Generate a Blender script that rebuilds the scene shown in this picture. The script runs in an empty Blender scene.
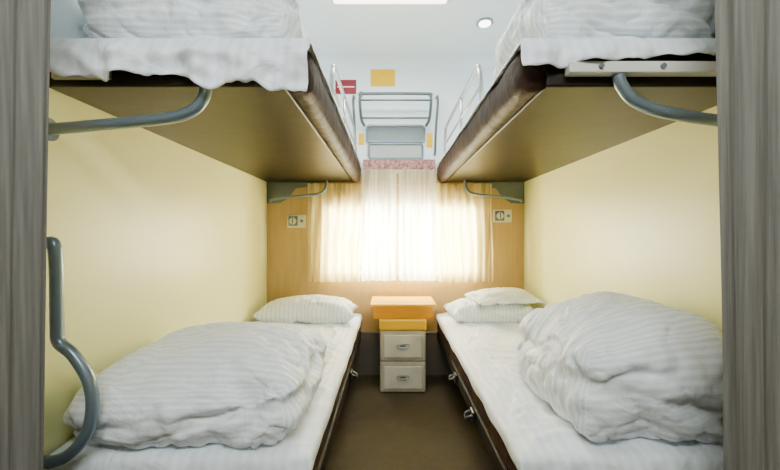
import bpy, bmesh, math, random
from mathutils import Vector, noise
random.seed(4)
S = bpy.context.scene
C = S.collection
PI = math.pi

# ------------------------------------------------------------------ dimensions (metres)
XL, XR = -0.957, 1.043      # compartment side walls
YN, YF = 1.03, 2.90         # near end of the berths, window wall
ZC = 2.45                   # ceiling
AL, AR = -0.222, 0.362      # aisle edges of the berths
LOW, UP = 0.470, 1.625      # mattress tops

# ------------------------------------------------------------------ materials
def newmat(name):
    m = bpy.data.materials.new(name); m.use_nodes = True
    nt = m.node_tree
    return m, nt, nt.nodes['Principled BSDF'], nt.nodes['Material Output']

def mat(name, col, rough=0.5, metal=0.0, var=0.06, nscale=8.0, bump=0.0, bscale=60.0, coat=0.0, stretch=(1, 1, 1), emis=None, spec=0.5, bdist=0.01):
    m, nt, b, out = newmat(name)
    N, L = nt.nodes, nt.links
    tc = N.new('ShaderNodeTexCoord'); mp = N.new('ShaderNodeMapping'); mp.inputs['Scale'].default_value = stretch
    L.new(tc.outputs['Object'], mp.inputs['Vector'])
    nz = N.new('ShaderNodeTexNoise'); nz.inputs['Scale'].default_value = nscale; nz.inputs['Detail'].default_value = 5
    L.new(mp.outputs['Vector'], nz.inputs['Vector'])
    r = N.new('ShaderNodeValToRGB')
    r.color_ramp.elements[0].position = 0.3; r.color_ramp.elements[1].position = 0.7
    r.color_ramp.elements[0].color = (*[max(0, c*(1-var)) for c in col], 1)
    r.color_ramp.elements[1].color = (*[min(1, c*(1+var)) for c in col], 1)
    L.new(nz.outputs['Fac'], r.inputs['Fac']); L.new(r.outputs['Color'], b.inputs['Base Color'])
    b.inputs['Roughness'].default_value = rough; b.inputs['Metallic'].default_value = metal
    b.inputs['Coat Weight'].default_value = coat; b.inputs['Specular IOR Level'].default_value = spec
    if bump:
        n2 = N.new('ShaderNodeTexNoise'); n2.inputs['Scale'].default_value = bscale; n2.inputs['Detail'].default_value = 4
        L.new(mp.outputs['Vector'], n2.inputs['Vector'])
        bp = N.new('ShaderNodeBump'); bp.inputs['Strength'].default_value = bump; bp.inputs['Distance'].default_value = bdist
        L.new(n2.outputs['Fac'], bp.inputs['Height']); L.new(bp.outputs['Normal'], b.inputs['Normal'])
    if emis:
        b.inputs['Emission Color'].default_value = (*emis[0], 1); b.inputs['Emission Strength'].default_value = emis[1]
    return m

def cloth_mat(name, col, period=0.026, contrast=0.10, rough=0.75):
    m, nt, b, out = newmat(name)
    N, L = nt.nodes, nt.links
    uv = N.new('ShaderNodeUVMap'); uv.uv_map = 'UVMap'
    sp = N.new('ShaderNodeSeparateXYZ'); L.new(uv.outputs['UV'], sp.inputs['Vector'])
    mu = N.new('ShaderNodeMath'); mu.operation = 'MULTIPLY'; mu.inputs[1].default_value = 2*PI/period
    L.new(sp.outputs['Y'], mu.inputs[0])
    sn = N.new('ShaderNodeMath'); sn.operation = 'SINE'; L.new(mu.outputs[0], sn.inputs[0])
    r = N.new('ShaderNodeMapRange'); r.inputs['From Min'].default_value = -0.35; r.inputs['From Max'].default_value = 0.35
    L.new(sn.outputs[0], r.inputs['Value'])
    mx = N.new('ShaderNodeMix'); mx.data_type = 'RGBA'
    mx.inputs[6].default_value = (*[c*(1-contrast) for c in col], 1); mx.inputs[7].default_value = (*col, 1)
    L.new(r.outputs['Result'], mx.inputs[0]); L.new(mx.outputs[2], b.inputs['Base Color'])
    rr = N.new('ShaderNodeMapRange'); rr.inputs['To Min'].default_value = rough; rr.inputs['To Max'].default_value = rough-0.3
    L.new(r.outputs['Result'], rr.inputs['Value']); L.new(rr.outputs['Result'], b.inputs['Roughness'])
    tc = N.new('ShaderNodeTexCoord')
    n2 = N.new('ShaderNodeTexNoise'); n2.inputs['Scale'].default_value = 8; n2.inputs['Detail'].default_value = 5
    n2.inputs['Distortion'].default_value = 1.2; n2.inputs['Roughness'].default_value = 0.52
    L.new(tc.outputs['Object'], n2.inputs['Vector'])
    bp = N.new('ShaderNodeBump'); bp.inputs['Strength'].default_value = 0.55; bp.inputs['Distance'].default_value = 0.03
    L.new(n2.outputs['Fac'], bp.inputs['Height']); L.new(bp.outputs['Normal'], b.inputs['Normal'])
    b.inputs['Sheen Weight'].default_value = 0.2
    return m

def sheer_mat(name, col, trans=0.6, through=0.25, dark=0.82):
    m, nt, b, out = newmat(name)
    N, L = nt.nodes, nt.links
    N.remove(b)
    tc = N.new('ShaderNodeTexCoord'); mp = N.new('ShaderNodeMapping'); mp.inputs['Scale'].default_value = (1, 1, 0.05)
    nz = N.new('ShaderNodeTexNoise'); nz.inputs['Scale'].default_value = 38
    L.new(tc.outputs['Object'], mp.inputs['Vector']); L.new(mp.outputs['Vector'], nz.inputs['Vector'])
    r = N.new('ShaderNodeValToRGB')
    r.color_ramp.elements[0].color = (*[c*d for c, d in zip(col, (dark, dark*0.96, dark*0.82))], 1); r.color_ramp.elements[1].color = (*col, 1)  # darker vertical streaks in the colour imitate shade between the gathered folds
    r.color_ramp.elements[0].position = 0.35; r.color_ramp.elements[1].position = 0.6
    L.new(nz.outputs['Fac'], r.inputs['Fac'])
    d = N.new('ShaderNodeBsdfDiffuse'); t = N.new('ShaderNodeBsdfTranslucent'); p = N.new('ShaderNodeBsdfTransparent')
    L.new(r.outputs['Color'], d.inputs['Color']); L.new(r.outputs['Color'], t.inputs['Color'])
    a = N.new('ShaderNodeMixShader'); a.inputs[0].default_value = trans
    L.new(d.outputs[0], a.inputs[1]); L.new(t.outputs[0], a.inputs[2])
    q = N.new('ShaderNodeMixShader'); q.inputs[0].default_value = through
    L.new(a.outputs[0], q.inputs[1]); L.new(p.outputs[0], q.inputs[2])
    L.new(q.outputs[0], out.inputs['Surface'])
    return m

M = {}
M['wall'] = mat('cream_wall', (0.93, 0.92, 0.46), 0.34, var=0.02, nscale=2)
M['wallup'] = mat('pale_upper_wall', (0.84, 0.94, 0.97), 0.5, var=0.02, nscale=2)
M['tan'] = mat('tan_panel', (0.50, 0.34, 0.13), 0.45, var=0.08, nscale=6, stretch=(6, 6, 0.6))
M['ceil'] = mat('ceiling_paint', (0.88, 0.97, 1.0), 0.4, var=0.01, nscale=1.5)
M['floor'] = mat('brown_carpet', (0.046, 0.034, 0.013), 0.8, var=0.12, nscale=30, bump=0.3, bscale=260, spec=0.3)
M['heater'] = mat('grey_skirting', (0.12, 0.105, 0.075), 0.5)
M['vinyl'] = mat('brown_vinyl', (0.013, 0.0095, 0.003), 0.42, var=0.15, nscale=3, bump=0.15, bscale=4, bdist=0.02, spec=0.20)
M['dark'] = mat('dark_brown_vinyl', (0.034, 0.017, 0.011), 0.55, var=0.25, nscale=7, bump=0.6, bscale=12, bdist=0.02, spec=0.15)
M['base'] = mat('berth_base_brown', (0.012, 0.008, 0.005), 0.6, var=0.15, spec=0.2)
M['steel'] = mat('grey_painted_steel', (0.20, 0.26, 0.30), 0.28, metal=0.5, var=0.05)
M['darksteel'] = mat('dark_grey_steel', (0.10, 0.13, 0.145), 0.3, metal=0.4, var=0.05)
M['bright'] = mat('bright_steel', (0.50, 0.52, 0.52), 0.3, metal=0.8, var=0.05)
M['plate'] = mat('white_plastic', (0.72, 0.72, 0.64), 0.35, var=0.02)
M['black'] = mat('black_plastic', (0.015, 0.015, 0.016), 0.3)
M['greyp'] = mat('grey_plastic', (0.13, 0.165, 0.165), 0.35)
M['panel'] = mat('reflective_grey_panel', (0.16, 0.20, 0.20), 0.18, metal=0.3)
M['greym'] = mat('mid_grey_plastic', (0.38, 0.42, 0.39), 0.30)
M['cotton'] = cloth_mat('striped_white_cotton', (0.93, 0.975, 1.0), contrast=0.15)
M['sheet'] = cloth_mat('white_sheet_cotton', (0.93, 0.97, 1.0), 0.03, 0.07)
M['wood'] = mat('orange_wood', (0.76, 0.31, 0.0), 0.35, var=0.12, nscale=5, stretch=(1, 8, 8))
M['cream'] = mat('worn_cream_plastic', (0.50, 0.44, 0.29), 0.45, var=0.12, nscale=12)
M['creamfront'] = mat('cream_front_plastic', (0.66, 0.61, 0.46), 0.4, var=0.10, nscale=10)
M['lid'] = mat('orange_plastic', (0.90, 0.48, 0.0), 0.35, var=0.04)
M['red'] = mat('red_sticker', (0.24, 0.0, 0.012), 0.4)
M['yellow'] = mat('yellow_sticker', (0.88, 0.52, 0.0), 0.5, spec=0.2)
M['white'] = mat('white_sticker', (0.85, 0.85, 0.85), 0.4)
M['sheer'] = sheer_mat('white_sheer_fabric', (0.97, 0.93, 0.76), 0.42, 0.02, 0.64)
M['gold'] = sheer_mat('yellow_curtain_fabric', (0.88, 0.76, 0.36), 0.34, 0.0, 0.60)
M['valance'] = mat('pink_patterned_fabric', (0.42, 0.22, 0.21), 0.8, var=0.7, nscale=42)
M['lamp'] = mat('lamp_diffuser', (0.95, 0.93, 0.85), 0.4, emis=((1.0, 0.93, 0.72), 6.0))
M['spot'] = mat('spot_diffuser', (0.95, 0.95, 0.95), 0.4, emis=((1.0, 0.97, 0.92), 8.0))
M['door_curtain'] = mat('taupe_streaked_fabric', (0.18, 0.17, 0.145), 0.8, var=0.30, nscale=30, stretch=(4, 1, 0.10), bump=0.3, bscale=40)
M['corridor'] = mat('corridor_panel', (0.50, 0.44, 0.32), 0.5)
m, nt, b, out = newmat('window_glass')
b.inputs['Base Color'].default_value = (1, 1, 1, 1); b.inputs['Roughness'].default_value = 0.02
tr = nt.nodes.new('ShaderNodeBsdfTransparent'); ms = nt.nodes.new('ShaderNodeMixShader'); ms.inputs[0].default_value = 0.92
nt.links.new(b.outputs[0], ms.inputs[1]); nt.links.new(tr.outputs[0], ms.inputs[2]); nt.links.new(ms.outputs[0], out.inputs['Surface'])
M['glass'] = m

# ------------------------------------------------------------------ helpers
def wloc(o):
    v = Vector((0, 0, 0))
    while o is not None:
        v += o.location; o = o.parent
    return v

def link_mesh(name, me, m, parent=None, smooth=False):
    o = bpy.data.objects.new(name, me); C.objects.link(o)
    if m and not me.materials: me.materials.append(m)
    if parent is not None:
        off = wloc(parent)
        for v in me.vertices: v.co -= off
        o.parent = parent
    else:
        xs = [v.co.x for v in me.vertices]; ys = [v.co.y for v in me.vertices]; zs = [v.co.z for v in me.vertices]
        off = Vector(((min(xs)+max(xs))/2, (min(ys)+max(ys))/2, min(zs)))
        for v in me.vertices: v.co -= off
        o.location = off
    for p in me.polygons: p.use_smooth = smooth
    return o

def obj(name, bm, m, parent=None, smooth=False, bevel=0.0, seg=2):
    bmesh.ops.recalc_face_normals(bm, faces=bm.faces)
    me = bpy.data.meshes.new(name); bm.to_mesh(me); bm.free()
    o = link_mesh(name, me, m, parent, smooth)
    if bevel:
        md = o.modifiers.new('bevel', 'BEVEL'); md.width = bevel; md.segments = seg; md.limit_method = 'ANGLE'
        for p in me.polygons: p.use_smooth = True
        md.harden_normals = True
    return o

def tag(o, label, cat, group=None, kind=None):
    o['label'] = label; o['category'] = cat
    if group: o['group'] = group
    if kind: o['kind'] = kind
    return o

def thing(name, loc, label, cat, group=None):
    o = bpy.data.objects.new(name, None); C.objects.link(o); o.location = loc; o.empty_display_size = 0.1
    return tag(o, label, cat, group)

def bx(bm, x0, x1, y0, y1, z0, z1):
    vs = [bm.verts.new((x, y, z)) for z in (z0, z1) for y in (y0, y1) for x in (x0, x1)]
    for f in ((0, 2, 3, 1), (4, 5, 7, 6), (0, 1, 5, 4), (2, 6, 7, 3), (0, 4, 6, 2), (1, 3, 7, 5)):
        bm.faces.new([vs[i] for i in f])
    return bm

def box(*a): return bx(bmesh.new(), *a)

def smooth_path(pts, n=8):
    P = [Vector(p) for p in pts]
    if len(P) < 3: return P
    out = []
    for i in range(len(P)-1):
        p0 = P[max(i-1, 0)]; p1 = P[i]; p2 = P[i+1]; p3 = P[min(i+2, len(P)-1)]
        for k in range(n):
            t = k/n
            out.append(0.5*((2*p1)+(p2-p0)*t+(2*p0-5*p1+4*p2-p3)*t*t+(3*p1-p0-3*p2+p3)*t**3))
    out.append(P[-1]); return out

def tube(bm, pts, r, seg=12, n=8, sm=True):
    P = smooth_path(pts, n) if sm else [Vector(p) for p in pts]
    rings = []; up = None
    for i, p in enumerate(P):
        t = (P[min(i+1, len(P)-1)]-P[max(i-1, 0)]).normalized()
        if up is None:
            a = Vector((0, 0, 1)) if abs(t.z) < 0.9 else Vector((1, 0, 0)); up = (a-t*a.dot(t)).normalized()
        up = (up-t*up.dot(t)).normalized(); s = t.cross(up)
        rings.append([bm.verts.new(p+(up*math.cos(2*PI*k/seg)+s*math.sin(2*PI*k/seg))*r) for k in range(seg)])
    for a, b_ in zip(rings, rings[1:]):
        for k in range(seg): bm.faces.new((a[k], a[(k+1) % seg], b_[(k+1) % seg], b_[k]))
    bm.faces.new(rings[0][::-1]); bm.faces.new(rings[-1])
    return bm

def disc(bm, c, r, h, axis='y', seg=28):
    rings = []
    for s in (-.5, .5):
        ring = []
        for k in range(seg):
            a = 2*PI*k/seg; u, v = r*math.cos(a), r*math.sin(a)
            if axis == 'y': p = (c[0]+u, c[1]+s*h, c[2]+v)
            elif axis == 'z': p = (c[0]+u, c[1]+v, c[2]+s*h)
            else: p = (c[0]+s*h, c[1]+u, c[2]+v)
            ring.append(bm.verts.new(p))
        rings.append(ring)
    for k in range(seg): bm.faces.new((rings[0][k], rings[0][(k+1) % seg], rings[1][(k+1) % seg], rings[1][k]))
    bm.faces.new(rings[0][::-1]); bm.faces.new(rings[1])
    return bm

def nz(x, y, z=0.0): return noise.noise(Vector((x, y, z)))

def grid(name, nu, nv, fn, uvf, m, parent=None, thick=0.0, sub=0):
    bm = bmesh.new(); uvl = bm.loops.layers.uv.new('UVMap')
    V = [[bm.verts.new(fn(i/nu, j/nv)) for j in range(nv+1)] for i in range(nu+1)]
    for i in range(nu):
        for j in range(nv):
            q = ((i, j), (i+1, j), (i+1, j+1), (i, j+1))
            f = bm.faces.new([V[a][b_] for a, b_ in q])
            for lp, (a, b_) in zip(f.loops, q): lp[uvl].uv = uvf(a/nu, b_/nv)
    me = bpy.data.meshes.new(name); bm.to_mesh(me); bm.free()
    o = link_mesh(name, me, m, parent, True)
    if thick:
        md = o.modifiers.new('solid', 'SOLIDIFY'); md.thickness = thick; md.offset = 0
    if sub:
        md = o.modifiers.new('sub', 'SUBSURF'); md.levels = sub; md.render_levels = sub
    return o

# ------------------------------------------------------------------ cloth shapes
def sim(me, frames, pressure, shrink, bend=0.4, selfc=True):
    o = bpy.data.objects.new('work', me); C.objects.link(o)
    md = o.modifiers.new('cloth', 'CLOTH'); s = md.settings
    s.quality = 6; s.mass = 0.3; s.air_damping = 4
    s.tension_stiffness = 20; s.compression_stiffness = 20; s.shear_stiffness = 8; s.bending_stiffness = bend
    s.effector_weights.gravity = 0.0
    s.use_pressure = True; s.uniform_pressure_force = pressure
    s.shrink_min = shrink
    md.collision_settings.use_collision = False
    md.collision_settings.use_self_collision = selfc; md.collision_settings.self_distance_min = 0.004
    md.point_cache.frame_start = 1; md.point_cache.frame_end = frames
    for f in range(1, frames+1): S.frame_set(f)
    md2 = o.modifiers.new('sub', 'SUBSURF'); md2.levels = 1; md2.render_levels = 1
    dg = bpy.context.evaluated_depsgraph_get()
    res = bpy.data.meshes.new_from_object(o.evaluated_get(dg))
    bpy.data.objects.remove(o); S.frame_set(1)
    return res

def slab(L, W, H, step, seed, rnd=0.10, groove=None, tilt=0.10):
    """closed rounded bolster of cloth with rolled fold lines pressed into its sides"""
    n1 = int(L/step); n2 = max(4, int(H/step))
    bm = bmesh.new(); uvl = bm.loops.layers.uv.new('UVMap')
    nv = int(W/step); nu = n1; nh = n2
    cache = {}
    def vert(i, j, k):
        key = (i, j, k)
        if key in cache: return cache[key]
        x = (i/nu-0.5)*L; y = (j/nv-0.5)*W; z = (k/nh-0.5)*H
        r = min(rnd, H*0.48)
        a, b_, c = L/2-r, W/2-r, H/2-r
        q = Vector((max(-a, min(a, x)), max(-b_, min(b_, y)), max(-c, min(c, z))))
        d = Vector((x, y, z))-q
        if d.length > 1e-6: p = q+d.normalized()*r
        else: p = Vector((x, y, z))
        w = 0.013*nz(p.x*8+seed, p.y*8, p.z*8)+0.004*nz(p.x*24+seed, p.y*24, p.z*24)
        n = d.normalized() if d.length > 1e-6 else Vector((0, 0, 1 if z > 0 else -1))
        p = p+n*w
        if groove:
            for gz, depth, wd in groove:
                zz = gz+0.018*nz(p.x*4, p.y*4, gz*50)+tilt*(p.x/L)
                side = max(abs(x)/(L/2), abs(y)/(W/2))
                if side > 0.8:
                    e = math.exp(-((p.z-zz)/wd)**2)*min(1, (side-0.8)/0.2)*max(0, 0.75+1.3*nz(p.x*4+seed, p.y*4, 2))
                    hn = Vector((n.x, n.y, 0))
                    p = p-hn*depth*e
        cache[key] = bm.verts.new(p); return cache[key]
    def face(ks, uvs):
        f = bm.faces.new([vert(*k) for k in ks])
        for lp, u in zip(f.loops, uvs): lp[uvl].uv = u
    for i in range(nu):
        for j in range(nv):
            for k in (0, nh):
                q = [(i, j, k), (i+1, j, k), (i+1, j+1, k), (i, j+1, k)]
                face(q if k else q[::-1], [(c[0]*step, c[1]*step) for c in (q if k else q[::-1])])
    for j in range(nv):
        for k in range(nh):
            for i in (0, nu):
                q = [(i, j, k), (i, j+1, k), (i, j+1, k+1), (i, j, k+1)]
                q = q if i else q[::-1]
                face(q, [(c[2]*step, c[1]*step) for c in q])
    for i in range(nu):
        for k in range(nh):
            for j in (0, nv):
                q = [(i, j, k), (i+1, j, k), (i+1, j, k+1), (i, j, k+1)]
                q = q[::-1] if j else q
                face(q, [(c[0]*step, c[2]*step) for c in q])
    bmesh.ops.recalc_face_normals(bm, faces=bm.faces)
    me = bpy.data.meshes.new('quilt'); bm.to_mesh(me); bm.free()
    return me

def pillow_mesh(W, D, step=0.022):
    nu, nv = int(W/step), int(D/step)
    bm = bmesh.new(); uvl = bm.loops.layers.uv.new('UVMap')
    G = []
    for side in (1, -1):
        G.append([[None]*(nv+1) for _ in range(nu+1)])
        for i in range(nu+1):
            for j in range(nv+1):
                edge = i in (0, nu) or j in (0, nv)
                if side == -1 and edge: G[1][i][j] = G[0][i][j]; continue
                u, v = 2*i/nu-1, 2*j/nv-1
                h = 0.0 if edge else 0.02*((1-u*u)*(1-v*v))**0.4*side+0.003*nz(i*.3, j*.3, side)
                G[0 if side == 1 else 1][i][j] = bm.verts.new((u*W/2, v*D/2, h))
    for sd in (0, 1):
        for i in range(nu):
            for j in range(nv):
                q = [(i, j), (i+1, j), (i+1, j+1), (i, j+1)]
                if sd: q = q[::-1]
                f = bm.faces.new([G[sd][a][b_] for a, b_ in q])
                for lp, (a, b_) in zip(f.loops, q): lp[uvl].uv = (b_*step, a*step)
    me = bpy.data.meshes.new('pillow'); bm.to_mesh(me); bm.free()
    return me

def crease(me, amp, sc, seed):
    """press thin creases and soft dents into the surface"""
    ns = [v.normal.copy() for v in me.vertices]
    for v, n in zip(me.vertices, ns):
        p = v.co
        q = Vector((p.x*sc+seed, p.y*sc*1.6, p.z*sc*1.3))
        q += Vector((nz(q.x*.6, q.y*.6, 1), nz(q.x*.6, q.y*.6, 7), 0))*1.1
        a = noise.noise(q); b_ = noise.noise(q*2.1+Vector((5, 5, 5)))
        d = -amp*(1-min(1, abs(a)*6))**1.3-amp*0.5*(1-min(1, abs(b_)*5))**1.3+amp*0.8*noise.noise(q*0.5)
        v.co = p+n*d
    return me

def fit(me, x0, x1, y0, y1, z0, h, sink=0.12, rz=0.0, warp=None, lean=None):
    """scale the relaxed shape to its real size and press its underside flat on what carries it"""
    c, s = math.cos(rz), math.sin(rz)
    for v in me.vertices: v.co.x, v.co.y = v.co.x*c-v.co.y*s, v.co.x*s+v.co.y*c
    lo = [min(v.co[k] for v in me.vertices) for k in range(3)]; hi = [max(v.co[k] for v in me.vertices) for k in range(3)]
    zc = lo[2]+(hi[2]-lo[2])*sink
    for v in me.vertices:
        x, y, z = v.co
        u, w = (x-lo[0])/(hi[0]-lo[0]), (y-lo[1])/(hi[1]-lo[1])
        q = max(0.0, (z-zc)/(hi[2]-zc))
        if warp: q = q*warp(u, w)
        if lean: u, w = lean(u, w, q)
        v.co = (x0+(x1-x0)*u, y0+(y1-y0)*w, z0+q*h)
    return me

# ================================================================== SETTING
def struct(name, bm, m, **k):
    o = obj(name, bm, m, **k); o['kind'] = 'structure'; return o
struct('floor', box(-1.9, 1.95, -1.0, YF+0.06, -0.05, 0.0), M['floor'])
struct('ceiling', box(-1.9, 1.95, -1.0, YF+0.06, ZC, ZC+0.05), M['ceil'])
for nm, x0, x1 in (('wall_left', XL-0.05, XL), ('wall_right', XR, XR+0.05)):
    struct(nm, box(x0, x1, 0.96, YF, 0, 1.56), M['wall'])
for nm, x0, x1 in (('wall_upper_left', XL-0.05, XL), ('wall_upper_right', XR, XR+0.05)):
    struct(nm, box(x0, x1, 0.96, YF, 1.56, ZC), M['wallup'])
WX0, WX1, WZ0, WZ1 = -0.505, 0.685, 0.76, 1.315
bm = bmesh.new()
bx(bm, XL-0.05, WX0, YF, YF+0.06, 0, 1.56); bx(bm, WX1, XR+0.05, YF, YF+0.06, 0, 1.56)
bx(bm, WX0, WX1, YF, YF+0.06, 0, WZ0); bx(bm, WX0, WX1, YF, YF+0.06, WZ1, 1.56)
struct('wall_back', bm, M['tan'])
struct('wall_upper_back', box(XL-0.05, XR+0.05, YF, YF+0.06, 1.56, ZC), M['wallup'])
struct('baseboard_back', box(AL-0.35, AR+0.35, YF-0.03, YF, 0, 0.33), M['heater'], bevel=0.006)
bm = bmesh.new(); r = 0.07; prev = None
for k in range(9):
    a = PI/2*k/8
    y = YF-r+r*math.cos(a)-0.001; z = ZC-r+r*math.sin(a)-0.001
    cur = [bm.verts.new((x, y, z)) for x in (XL+0.001, XR-0.001)]
    if prev: bm.faces.new((prev[0], prev[1], cur[1], cur[0]))
    prev = cur
struct('trim_1', bm, M['ceil'], smooth=True)
struct('trim_2', box(XL+0.001, XR-0.001, 1.62, 1.635, ZC-0.006, ZC), M['steel'])
wf = bmesh.new()
for a in ((WX0, WX0+0.03, WZ0, WZ1), (WX1-0.03, WX1, WZ0, WZ1), (WX0+0.03, WX1-0.03, WZ0, WZ0+0.03), (WX0+0.03, WX1-0.03, WZ1-0.03, WZ1)):
    bx(wf, a[0], a[1], YF+0.005, YF+0.05, a[2], a[3])
win = struct('window_1', wf, M['plate'])
obj('mullion', box(0.040, 0.080, YF+0.01, YF+0.045, WZ0+0.03, WZ1-0.03), M['plate'], win)
obj('pane', box(WX0+0.03, WX1-0.03, YF+0.026, YF+0.030, WZ0+0.03, WZ1-0.03), M['glass'], win)
struct('wall_front_left', box(-1.9, -0.93, 0.90, 0.96, 0, ZC), M['corridor'])
struct('wall_front_right', box(0.93, 1.95, 0.90, 0.96, 0, ZC), M['corridor'])
struct('wall_corridor', box(-1.9, 1.95, -1.05, -1.0, 0, ZC), M['corridor'])
struct('wall_corridor_left', box(-1.95, -1.9, -1.0, 0.96, 0, ZC), M['corridor'])
struct('wall_corridor_right', box(1.95, 2.0, -1.0, 0.96, 0, ZC), M['corridor'])

# ================================================================== BERTHS
def upper_berth(side):
    L = side < 0
    xw, xa = (XL+0.002, AL) if L else (XR-0.002, AR)
    sg = 1 if L else -1                      # towards the aisle
    x0, x1 = min(xw, xa), max(xw, xa)
    t = thing('upper_berth', ((x0+x1)/2, (YN+YF)/2, 1.49),
              'brown vinyl upper berth against the %s wall' % ('left' if L else 'right'), 'berth', 'upper berths')
    xb = xa-sg*0.070
    obj('board', box(min(xw, xb), max(xw, xb), YN, YF-0.002, 1.49, 1.535), M['vinyl'], t, bevel=0.006, seg=3)
    n = 90; bm = bmesh.new(); rings = []
    W = abs(xa-xw)
    prof = [(0.003, 1.537), (W-0.076, 1.537), (W-0.069, 1.495), (W-0.048, 1.483), (W-0.018, 1.485), (W-0.002, 1.505), (W, 1.545), (W, 1.585), (W-0.006, 1.608), (W-0.022, UP-0.004), (0.003, UP-0.004)]
    for j in range(n+1):
        y = YN+0.012+(YF-0.004-YN-0.012)*j/n
        e = min(j, n-j); sc = 1-0.012*max(0, 2-e)
        ring = []
        for k, (d, z) in enumerate(prof):
            w = 0.006*nz(y*9, z*14, side*3+k*.2) if 2 <= k <= 8 else 0
            ring.append(bm.verts.new((xw+sg*(d*sc+w), y, z)))
        rings.append(ring)
    K = len(prof)
    for a, b_ in zip(rings, rings[1:]):
        for k in range(K): bm.faces.new((a[k], a[(k+1) % K], b_[(k+1) % K], b_[k]))
    bm.faces.new(rings[0][::-1]); bm.faces.new(rings[-1])
    obj('mattress', bm, M['dark'], t, smooth=True)
    if L:
        a, b_ = xw+0.03, xw+0.19; zp0, zp1, yp0 = 1.506, 1.534, YN-0.014
    else:
        a, b_ = xw-0.56, xw-0.01; zp0, zp1, yp0 = 1.515, 1.546, YN-0.034
    hp = obj('hinge_plate', box(a, b_, yp0, YN-0.001, zp0, zp1), M['plate' if not L else 'bright'], t, bevel=0.004)
    for q in ((0.15, 0.45, 0.75) if not L else (0.2, 0.8)):
        obj('bolt', disc(bmesh.new(), (a+(b_-a)*q, yp0-0.003, (zp0+zp1)/2), 0.007, 0.006), M['greyp'], hp)
    yb = YN+0.005 if L else YN-0.015
    zb = 1.385
    if L: pts = [(xw+sg*0.004, yb, zb-0.012), (xw+sg*0.15, yb, zb+0.0), (xw+sg*0.33, yb, zb+0.018), (xw+sg*0.40, yb, zb+0.036), (xw+sg*0.435, yb, zb+0.07), (xw+sg*0.445, yb, 1.489)]
    else: pts = [(xw+sg*0.004, yb, zb+0.0), (xw+sg*0.15, yb, zb+0.007), (xw+sg*0.30, yb, zb+0.030), (xw+sg*0.375, yb, zb+0.060), (xw+sg*0.41, yb, zb+0.10), (xw+sg*0.42, yb, 1.514)]
    obj('support_arm', tube(bmesh.new(), pts, 0.0160, 14), M['steel'], t, smooth=True)
    obj('arm_socket', disc(bmesh.new(), (xw+sg*0.006, yb, pts[0][2]), 0.032, 0.010, 'x'), M['steel'], t)
    bm = bmesh.new()
    y1, y0 = YF-0.003, YF-0.012
    prof = [(0.0, 1.489), (0.42, 1.489), (0.40, 1.465), (0.22, 1.44), (0.17, 1.37), (0.10, 1.325), (0.0, 1.325)]
    fr = [bm.verts.new((xw+sg*p, y0, z)) for p, z in prof]; bk = [bm.verts.new((xw+sg*p, y1, z)) for p, z in prof]
    bm.faces.new(fr); bm.faces.new(bk[::-1])
    for k in range(len(prof)):
        q = (k+1) % len(prof); bm.faces.new((fr[k], bk[k], bk[q], fr[q]))
    fb = obj('far_bracket', bm, M['greyp'], t, bevel=0.003)
    bm = bmesh.new(); yb = y0-0.09
    tube(bm, [(xw+sg*0.03, y0-0.004, 1.345), (xw+sg*0.07, yb+0.02, 1.348), (xw+sg*0.20, yb, 1.365), (xw+sg*0.40, yb, 1.385), (xw+sg*0.465, yb, 1.42), (xw+sg*0.48, yb, 1.489)], 0.011, 10)
    obj('bracket_bar', bm, M['steel'], fb, smooth=True)
    bm = bmesh.new(); xr = xa-sg*0.03
    zt = UP+0.21
    tube(bm, [(xr, 1.60, UP-0.01), (xr, 1.60, UP+0.08), (xr, 1.64, zt-0.03), (xr, 1.75, zt), (xr, 2.50, zt), (xr, 2.62, zt-0.02), (xr, 2.66, UP+0.10), (xr, 2.66, UP-0.01)], 0.010, 10)
    tube(bm, [(xr, 2.05, UP-0.01), (xr, 2.05, zt)], 0.007, 8, sm=False)
    tube(bm, [(xr, 2.62, UP+0.10), (xr, 2.05, UP+0.10), (xr, 1.605, UP+0.10)], 0.007, 8, sm=False)
    obj('guard_rail', bm, M['bright'], t, smooth=True)
    return t

def lower_berth(side):
    L = side < 0
    xw, xa = (XL+0.002, AL) if L else (XR-0.002, AR)
    sg = 1 if L else -1
    x0, x1 = min(xw, xa), max(xw, xa)
    t = thing('lower_berth', ((x0+x1)/2, (YN+YF)/2, 0.0),
              'dark brown lower berth along the %s wall' % ('left' if L else 'right'), 'berth', 'lower berths')
    xb = xa-sg*0.13
    obj('base', box(min(xw, xb), max(xw, xb), YN+0.05, YF-0.035, 0.001, 0.27), M['base'], t)
    obj('board', box(x0, x1, YN, YF-0.004, 0.271, 0.335), M['base'], t, bevel=0.008)
    obj('mattress', box(x0+0.003, x1-0.003, YN+0.008, YF-0.006, 0.336, LOW-0.003), M['dark'], t, bevel=0.025, seg=4)
    for y in ((2.06,) if L else (1.60, 2.02)):
        lt = obj('latch', box(min(xa+sg*0.001, xa+sg*0.014), max(xa+sg*0.001, xa+sg*0.014), y-0.03, y+0.03, 0.28, 0.33), M['black'], t, bevel=0.005)
        bm = bmesh.new(); tube(bm, [(xa+sg*0.014, y-0.022, 0.315), (xa+sg*0.034, y-0.02, 0.305), (xa+sg*0.038, y, 0.295), (xa+sg*0.034, y+0.02, 0.305), (xa+sg*0.014, y+0.022, 0.315)], 0.006, 8)
        obj('latch_loop', bm, M['black'], lt, smooth=True)
    return t
for s in (-1, 1): upper_berth(s); lower_berth(s)

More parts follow.
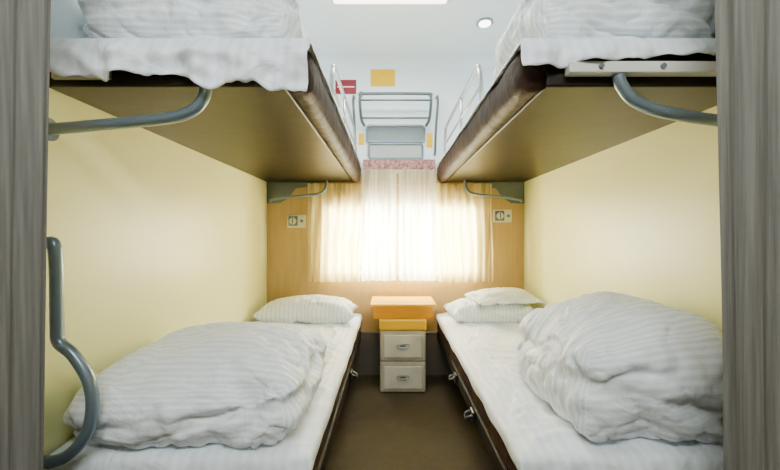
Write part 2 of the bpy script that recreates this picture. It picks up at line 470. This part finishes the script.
# ------------------------------------------------------------------ sheets
def sheet(side, ztop, near, aisle, label, seed, hem=0.02, group=None, crumple=1.0, slope=0.0):
    L = side < 0
    xw, xa = (XL+0.012, AL) if L else (XR-0.012, AR)
    sg = 1 if L else -1
    W = abs(xa-xw); LN = (YF-0.02)-(YN-0.002)
    R = 0.018
    def wrap(d):
        if d <= 0: return d, 0.0
        a = d/R
        if a < PI/2: return R*math.sin(a), R*(1-math.cos(a))
        return R, R+(d-R*PI/2)
    def fn(u, v):
        al = aisle*(1+0.9*nz(v*14, seed)*crumple)
        du = u*(W-R+R*PI/2+al)-(W-R)
        tot = LN-R+R*PI/2+near*(1+slope*(u-0.5)+hem*14*nz(u*3.2+seed, 3.1)+0.22*nz(u*9, seed)+0.10*nz(u*22, seed))
        dv = (1-v)*tot-(LN-R)
        ax, dx = wrap(du); ay, dy = wrap(dv)
        drop = max(dx, dy)
        x = xw+sg*(W-R+min(ax, R)); y = (YF-0.02)-(LN-R+ay)
        w = 0
        if drop <= 0.001:
            k = min(1, -du/0.05 if du < 0 else 0, -dv/0.05 if dv < 0 else 0)
            sx = x*4+seed+0.8*nz(x*3, y*3, 8); sy = y*5+0.8*nz(x*3, y*3, 4)
            p = abs(nz(sx*0.8, sy*1.5, 2)); q = abs(nz(sx*2.2, sy*0.9, 5))
            w = k*(0.010*(1-min(1, p*5))+0.008*(1-min(1, q*5))+0.005*(nz(x*5, y*5, seed)+0.6))
        amp = 0.010*crumple
        f = min(1, dy/0.06) if dy > 0 else 0
        out = (0.004+amp*(1+math.sin(x*40+seed+6*nz(x*5, seed)))*f+amp*1.6*(1+nz(x*20, drop*26, seed))*f) if dy > 0 else 0
        outx = sg*(0.003+0.004*(1+nz(y*9, seed))*min(1, dx/0.03)) if dx > 0 else 0
        return (x+outx, y-out, ztop+0.001+w-drop)
    o = grid('bed_sheet', 130, 220, fn, lambda u, v: (v*LN, u*W), M['sheet'], thick=0.0015)
    return tag(o, label, 'bed sheet', group)
g = 'white sheets spread on the berths'
sheet(-1, LOW, 0.075, 0.022, 'white sheet on the left lower berth', 1.3, group=g, crumple=0.6)
sheet(1, LOW, 0.075, 0.022, 'white sheet on the right lower berth', 7.7, group=g, crumple=0.6)
sheet(-1, UP, 0.115, 0.006, 'white sheet on the left upper berth, hem hanging over its near end', 4.1, group=g, slope=0.45, crumple=1.3)
sheet(1, UP, 0.055, 0.006, 'white sheet on the right upper berth, hem hanging above the metal plate', 9.6, group=g, slope=0.5, crumple=1.1)

# ------------------------------------------------------------------ quilts and pillows
def cloth_obj(name, me, label, cat, group):
    o = link_mesh(name, me, M['cotton'], None, True)
    if not me.materials: me.materials.append(M['cotton'])
    return tag(o, label, cat, group)
qa = sim(slab(0.68, 0.62, 0.27, 0.018, 2.0, rnd=0.11, groove=[(0.0, 0.045, 0.018)], tilt=0.09), 16, 2.8, -0.12, bend=0.16, selfc=False)
qb = sim(slab(0.54, 0.60, 0.36, 0.018, 9.0, rnd=0.11, groove=[(-0.03, 0.04, 0.018)], tilt=-0.16), 16, 2.6, -0.12, bend=0.16, selfc=False)
g = 'folded white quilts'
ma, mb = qa.copy(), qb.copy()
sm = lambda t: max(0, min(1, t))**2*(3-2*max(0, min(1, t)))
fit(qa, XL+0.006, -0.250, 1.004, 1.67, LOW+0.012, 0.265, 0.20, warp=lambda u, w: 0.84+0.16*sm(w*1.4))
crease(qa, 0.013, 4.8, 3.0)
cloth_obj('quilt', qa, 'low rounded folded white striped quilt on the left lower berth', 'quilt', g)
fit(qb, 0.49, XR-0.008, 1.002, 1.64, LOW+0.012, 0.40, 0.16, warp=lambda u, w: 0.82+0.18*sm(u*1.3),
    lean=lambda u, w, q: (u+0.05*q*(1-u), w))
crease(qb, 0.013, 4.8, 8.0)
cloth_obj('quilt', qb, 'tall plump folded white striped quilt on the right lower berth', 'quilt', g)
fit(ma, XL+0.012, -0.265, 1.045, 1.60, UP+0.012, 0.27, 0.17); crease(ma, 0.014, 6, 1.0)
cloth_obj('quilt', ma, 'folded white quilt on the left upper berth', 'quilt', g)
fit(mb, 0.39, XR-0.012, 1.045, 1.60, UP+0.012, 0.31, 0.13); crease(mb, 0.014, 6, 6.0)
cloth_obj('quilt', mb, 'folded white quilt on the right upper berth', 'quilt', g)
pm = sim(pillow_mesh(0.66, 0.40), 22, 6.0, 0.0, bend=0.3, selfc=False)
p2, p3 = pm.copy(), pm.copy()
g = 'white pillows at the window end'
fit(pm, -0.92, -0.235, 2.47, 2.85, LOW+0.012, 0.17, 0.25); crease(pm, 0.010, 6, 2)
cloth_obj('pillow', pm, 'plump white pillow on the left lower berth under the window', 'pillow', g)
fit(p2, 0.41, 1.02, 2.48, 2.85, LOW+0.012, 0.160, 0.25); crease(p2, 0.010, 6, 4)
cloth_obj('pillow', p2, 'lower of two white pillows on the right lower berth', 'pillow', g)
fit(p3, 0.54, 1.03, 2.40, 2.78, LOW+0.150, 0.115, 0.30, rz=0.10, warp=lambda u, w: (0.55+0.45*w)*(0.8+0.2*math.sin(PI*u))); crease(p3, 0.012, 6, 9)
cloth_obj('pillow', p3, 'smaller white pillow lying on top on the right lower berth', 'pillow', g)

# ================================================================== WINDOW DRESSING
def hang(name, x0, x1, z0, z1, y, amp, waves, m, shape=None, seed=0.0, nu=90, nv=40, hemv=0.006):
    def fn(u, v):
        z = z0+(z1-z0)*v
        a, b_ = (x0, x1) if shape is None else shape(v)
        x = a+(b_-a)*u
        k = (b_-a)/(x1-x0)
        yy = y-amp*(0.5+0.5*math.sin(2*PI*waves*u+seed+1.3*nz(u*5+seed, v*1.2)))*(0.55+0.45*(1-v))/max(0.5, k)**0.5-amp*0.4*(1+nz(u*9+seed, v*2))
        return (x, yy, z+hemv*nz(u*8+seed, 0)*(1-v))
    return grid(name, nu, nv, fn, lambda u, v: (u*(x1-x0), v*(z1-z0)), m)
g = 'cream sheer window curtains'
tag(hang('sheer_curtain', -0.213, 0.050, 0.735, 1.575, 2.858, 0.050, 5, M['sheer'], seed=1), 'cream sheer curtain left of the window middle', 'curtain', g)
tag(hang('sheer_curtain', 0.068, 0.353, 0.735, 1.575, 2.858, 0.050, 5, M['sheer'], seed=4), 'cream sheer curtain right of the window middle', 'curtain', g)
g = 'yellow side curtains'
def sl(v):
    e = sm(1-v*1.1); return (-0.630-0.010*e, -0.198-0.03*e)
def sr(v):
    e = sm(1-v*1.1); return (0.338+0.03*e, 0.785+0.010*e)
tag(hang('side_curtain', -0.645, -0.20, 0.72, 1.476, 2.884, 0.036, 6, M['gold'], sl, seed=2), 'pale yellow gathered curtain on the left side of the window', 'curtain', g)
tag(hang('side_curtain', 0.34, 0.800, 0.72, 1.476, 2.884, 0.036, 7, M['gold'], sr, seed=5), 'pale yellow gathered curtain on the right side of the window', 'curtain', g)
tag(hang('valance', -0.208, 0.348, 1.582, 1.66, 2.872, 0.014, 14, M['valance'], seed=3, nv=8), 'short pink patterned cloth strip above the window curtains', 'valance')
rod = thing('curtain_rod', (0.08, 2.892, 1.465), 'thin metal rod holding the window curtains', 'curtain rod')
obj('rod', tube(bmesh.new(), [(-0.53, 2.893, 1.468), (0.58, 2.893, 1.468)], 0.005, 10, sm=False), M['bright'], rod, smooth=True)

def control(x, z, label):
    t = thing('control_panel', (x, 2.895, z-0.05), label, 'switch panel', 'control panels beside the window')
    obj('plate', box(x-0.072, x+0.072, 2.884, 2.899, z-0.05, z+0.05), M['plate'], t, bevel=0.006)
    obj('frame', box(x-0.060, x+0.012, 2.880, 2.8835, z-0.038, z+0.038), M['greyp'], t, bevel=0.002)
    k = obj('knob', disc(bmesh.new(), (x-0.024, 2.872, z), 0.026, 0.015), M['plate'], t, bevel=0.003)
    obj('pointer', box(x-0.028, x-0.020, 2.860, 2.8642, z-0.022, z+0.022), M['greyp'], k)
    obj('button', disc(bmesh.new(), (x+0.042, 2.880, z), 0.012, 0.008), M['greyp'], t)
control(-0.725, 1.188, 'white control panel with round knob left of the window')
control(0.872, 1.228, 'white control panel with round knob right of the window')

# ================================================================== LUGGAGE RACK, PANEL, STICKERS
t = thing('luggage_rack', (0.045, 2.86, 1.90), 'thin grey tubular rack on the wall above the window', 'rack')
bm = bmesh.new()
tube(bm, [(-0.20, 2.893, 1.93), (-0.215, 2.80, 1.95), (-0.22, 2.73, 2.04), (-0.215, 2.72, 2.095), (-0.18, 2.72, 2.11), (0.26, 2.72, 2.11), (0.295, 2.72, 2.095), (0.30, 2.73, 2.04), (0.295, 2.80, 1.95), (0.28, 2.893, 1.93)], 0.011, 10)
obj('outer_frame', bm, M['darksteel'], t, smooth=True)
for z, y in ((2.065, 2.725), (1.955, 2.79)):
    obj('cross_bar', tube(bmesh.new(), [(-0.212, y, z), (0.292, y, z)], 0.007, 8, sm=False), M['darksteel'], t, smooth=True)
for x in (-0.265, 0.345):
    obj('side_arm', tube(bmesh.new(), [(x, 2.893, 1.70), (x, 2.86, 1.72), (x, 2.80, 1.88), (x*1.02, 2.75, 2.04), (x*1.04, 2.82, 2.13), (x*1.04, 2.893, 2.14)], 0.009, 8), M['darksteel'], t, smooth=True)
t = thing('framed_panel', (0.04, 2.88, 1.67), 'grey two-part framed panel between rack and curtains', 'panel')
def frame_bar(z0, z1, X0, X1, w):
    P = []
    r = 0.022
    for cx, cz, a0 in ((X1-r, z1-r, 0), (X0+r, z1-r, PI/2), (X0+r, z0+r, PI), (X1-r, z0+r, 1.5*PI)):
        for k in range(6): a = a0+PI/2*k/5; P.append((cx+r*math.cos(a), 2.884, cz+r*math.sin(a)))
    P.append(P[0])
    return tube(bmesh.new(), P, w, 8, sm=False)
obj('upper_frame', frame_bar(1.800, 1.925, -0.18, 0.265, 0.009), M['steel'], t, smooth=True)
obj('upper_panel', box(-0.177, 0.262, 2.887, 2.899, 1.803, 1.922), M['panel'], t, bevel=0.004)
obj('lower_frame', frame_bar(1.672, 1.785, -0.165, 0.250, 0.009), M['steel'], t, smooth=True)
obj('lower_panel', box(-0.162, 0.247, 2.887, 2.899, 1.675, 1.782), M['greym'], t, bevel=0.004)

def sticker(x0, x1, z0, z1, m, label, lines=None):
    o = obj('sticker', box(x0, x1, 2.8955, 2.8995, z0, z1), m)
    tag(o, label, 'sticker', 'stickers on the upper wall')
    if lines:
        n, col = lines
        bm = bmesh.new()
        for k in range(n):
            z = z1-(k+0.8)*(z1-z0)/(n+0.6); bx(bm, x0+0.015, x1-0.015-(0.02 if k % 2 else 0), 2.8945, 2.8954, z-0.004, z+0.004)
        obj('print', bm, col, o)
    return o
sticker(-0.425, -0.262, 2.175, 2.285, M['red'], 'dark red rectangular sticker, left of the yellow one', (1, M['white']))
sticker(-0.150, 0.040, 2.235, 2.365, M['yellow'], 'bright yellow rectangular sticker high above the rack')
sticker(-0.250, -0.200, 2.14, 2.205, M['white'], 'tiny white sticker between the red and yellow stickers', (3, M['greyp']))
sticker(-0.245, -0.200, 1.78, 1.87, M['yellow'], 'small orange sticker left of the grey panel')
sticker(0.285, 0.330, 1.76, 1.87, M['yellow'], 'small orange sticker right of the grey panel')

# ================================================================== TABLE AND BOXES
t = thing('window_table', (0.09, 2.74, 0.50), 'small orange wooden table fixed under the window', 'table')
obj('tabletop', box(-0.135, 0.315, 2.52, 2.868, 0.594, 0.612), M['lid'], t, bevel=0.005)
obj('apron', box(-0.115, 0.295, 2.545, 2.866, 0.507, 0.5935), M['wood'], t, bevel=0.003)
def storage(z, h, label, lid):
    t = thing('storage_box', (0.088, 2.70, z), label, 'storage box', 'cream boxes stacked under the table')
    obj('body', box(-0.070, 0.246, 2.55, 2.85, z, z+h), M['cream'], t, bevel=0.014, seg=3)
    obj('front_panel', box(-0.040, 0.216, 2.540, 2.5495, z+0.03, z+h-0.03), M['creamfront'], t, bevel=0.004)
    zc = z+h*0.52
    ring = [(0.088+sx*0.026+0.015*math.cos(a), 2.536, zc+0.015*math.sin(a)) for sx, a0 in ((1, -PI/2), (-1, PI/2)) for a in (a0+PI*k/8 for k in range(9))]
    ring.append(ring[0])
    obj('handle', tube(bmesh.new(), ring, 0.0035, 8, sm=False), M['greym'], t, smooth=True)
    obj('slot', box(0.070, 0.106, 2.536, 2.5395, zc-0.005, zc+0.005), M['greyp'], t)
    if lid:
        obj('lid', box(-0.074, 0.250, 2.542, 2.853, z+h+0.001, z+h+0.079), M['lid'], t, bevel=0.012, seg=3)
storage(0.001, 0.212, 'cream plastic box on the floor, bottom of the stack', False)
storage(0.214, 0.212, 'cream plastic box with orange lid, top of the stack', True)

# ================================================================== CEILING FITTINGS
t = thing('ceiling_lamp', (0.0, 2.03, ZC-0.04), 'long glowing rectangular lamp on the compartment ceiling', 'lamp')
obj('frame', box(-0.345, 0.345, 1.84, 2.18, ZC-0.012, ZC-0.001), M['plate'], t, bevel=0.003)
obj('diffuser', box(-0.325, 0.325, 1.86, 2.16, ZC-0.035, ZC-0.0125), M['lamp'], t, bevel=0.008)
t = thing('ceiling_spot', (0.61, 2.40, ZC-0.012), 'small round ceiling light near the right upper berth', 'lamp')
obj('ring', disc(bmesh.new(), (0.61, 2.40, ZC-0.005), 0.052, 0.008, 'z'), M['steel'], t)
obj('diffuser', disc(bmesh.new(), (0.61, 2.40, ZC-0.012), 0.038, 0.005, 'z'), M['spot'], t)

# ================================================================== DOORWAY
g = 'taupe doorway curtains'
o = hang('door_curtain', -1.25, -0.770, 0.02, 2.42, 0.862, 0.022, 7, M['door_curtain'], lambda v: (-1.25, -0.785+0.035*v), seed=1, nu=120, nv=60)
tag(o, 'taupe streaked curtain at the left side of the doorway', 'curtain', g)
o = hang('door_curtain', 0.748, 1.25, 0.02, 2.42, 0.862, 0.022, 7, M['door_curtain'], lambda v: (0.752-0.022*v, 1.25), seed=6, nu=120, nv=60)
tag(o, 'taupe streaked curtain at the right side of the doorway', 'curtain', g)
t = thing('grab_handle', (-0.90, 0.975, 0.4), 'grey steel grab bar with rounded step loop beside left curtain', 'handle')
yy = 0.978
pts = [(-0.953, yy, 1.06), (-0.905, yy, 1.06), (-0.878, yy, 1.04), (-0.873, yy, 0.85), (-0.868, yy, 0.80), (-0.830, yy, 0.765), (-0.790, yy, 0.70), (-0.780, yy, 0.63), (-0.795, yy, 0.56), (-0.835, yy, 0.51), (-0.880, yy, 0.487), (-0.95, yy, 0.482)]
obj('bar', tube(bmesh.new(), pts, 0.0155, 14), M['steel'], t, smooth=True)
for z in (0.482, 1.06): obj('mount', disc(bmesh.new(), (-0.953, yy, z), 0.016, 0.006, 'x'), M['steel'], t)

# ================================================================== LIGHT
def area(name, loc, rot, sx, sy, power, col):
    l = bpy.data.lights.new(name, 'AREA'); l.shape = 'RECTANGLE'; l.size = sx; l.size_y = sy; l.energy = power; l.color = col
    o = bpy.data.objects.new(name, l); C.objects.link(o); o.location = loc; o.rotation_euler = rot; return o
area('daylight', (0.09, 3.10, 1.06), (-PI/2, 0, 0), 1.25, 0.75, 370, (1.0, 0.98, 0.92))
area('ceiling_lamp_light', (0.0, 2.01, ZC-0.045), (0, 0, 0), 0.62, 0.28, 18, (1.0, 0.99, 0.95))
area('corridor_fill', (0.0, -0.45, ZC-0.05), (math.radians(42), 0, 0), 1.6, 0.4, 60, (0.91, 0.98, 1.0))  # fill light added behind the camera, no fixture there
w = bpy.data.worlds.new('sky'); S.world = w; w.use_nodes = True
bg = w.node_tree.nodes['Background']; bg.inputs[0].default_value = (0.95, 0.98, 1.0, 1); bg.inputs[1].default_value = 5.0

cam = bpy.data.cameras.new('camera'); co = bpy.data.objects.new('camera', cam); C.objects.link(co)
co.location = (0, 0, 1.08); co.rotation_euler = (PI/2, 0, 0)
cam.sensor_width = 36; cam.lens = 36*373/780; cam.clip_start = 0.02
S.camera = co
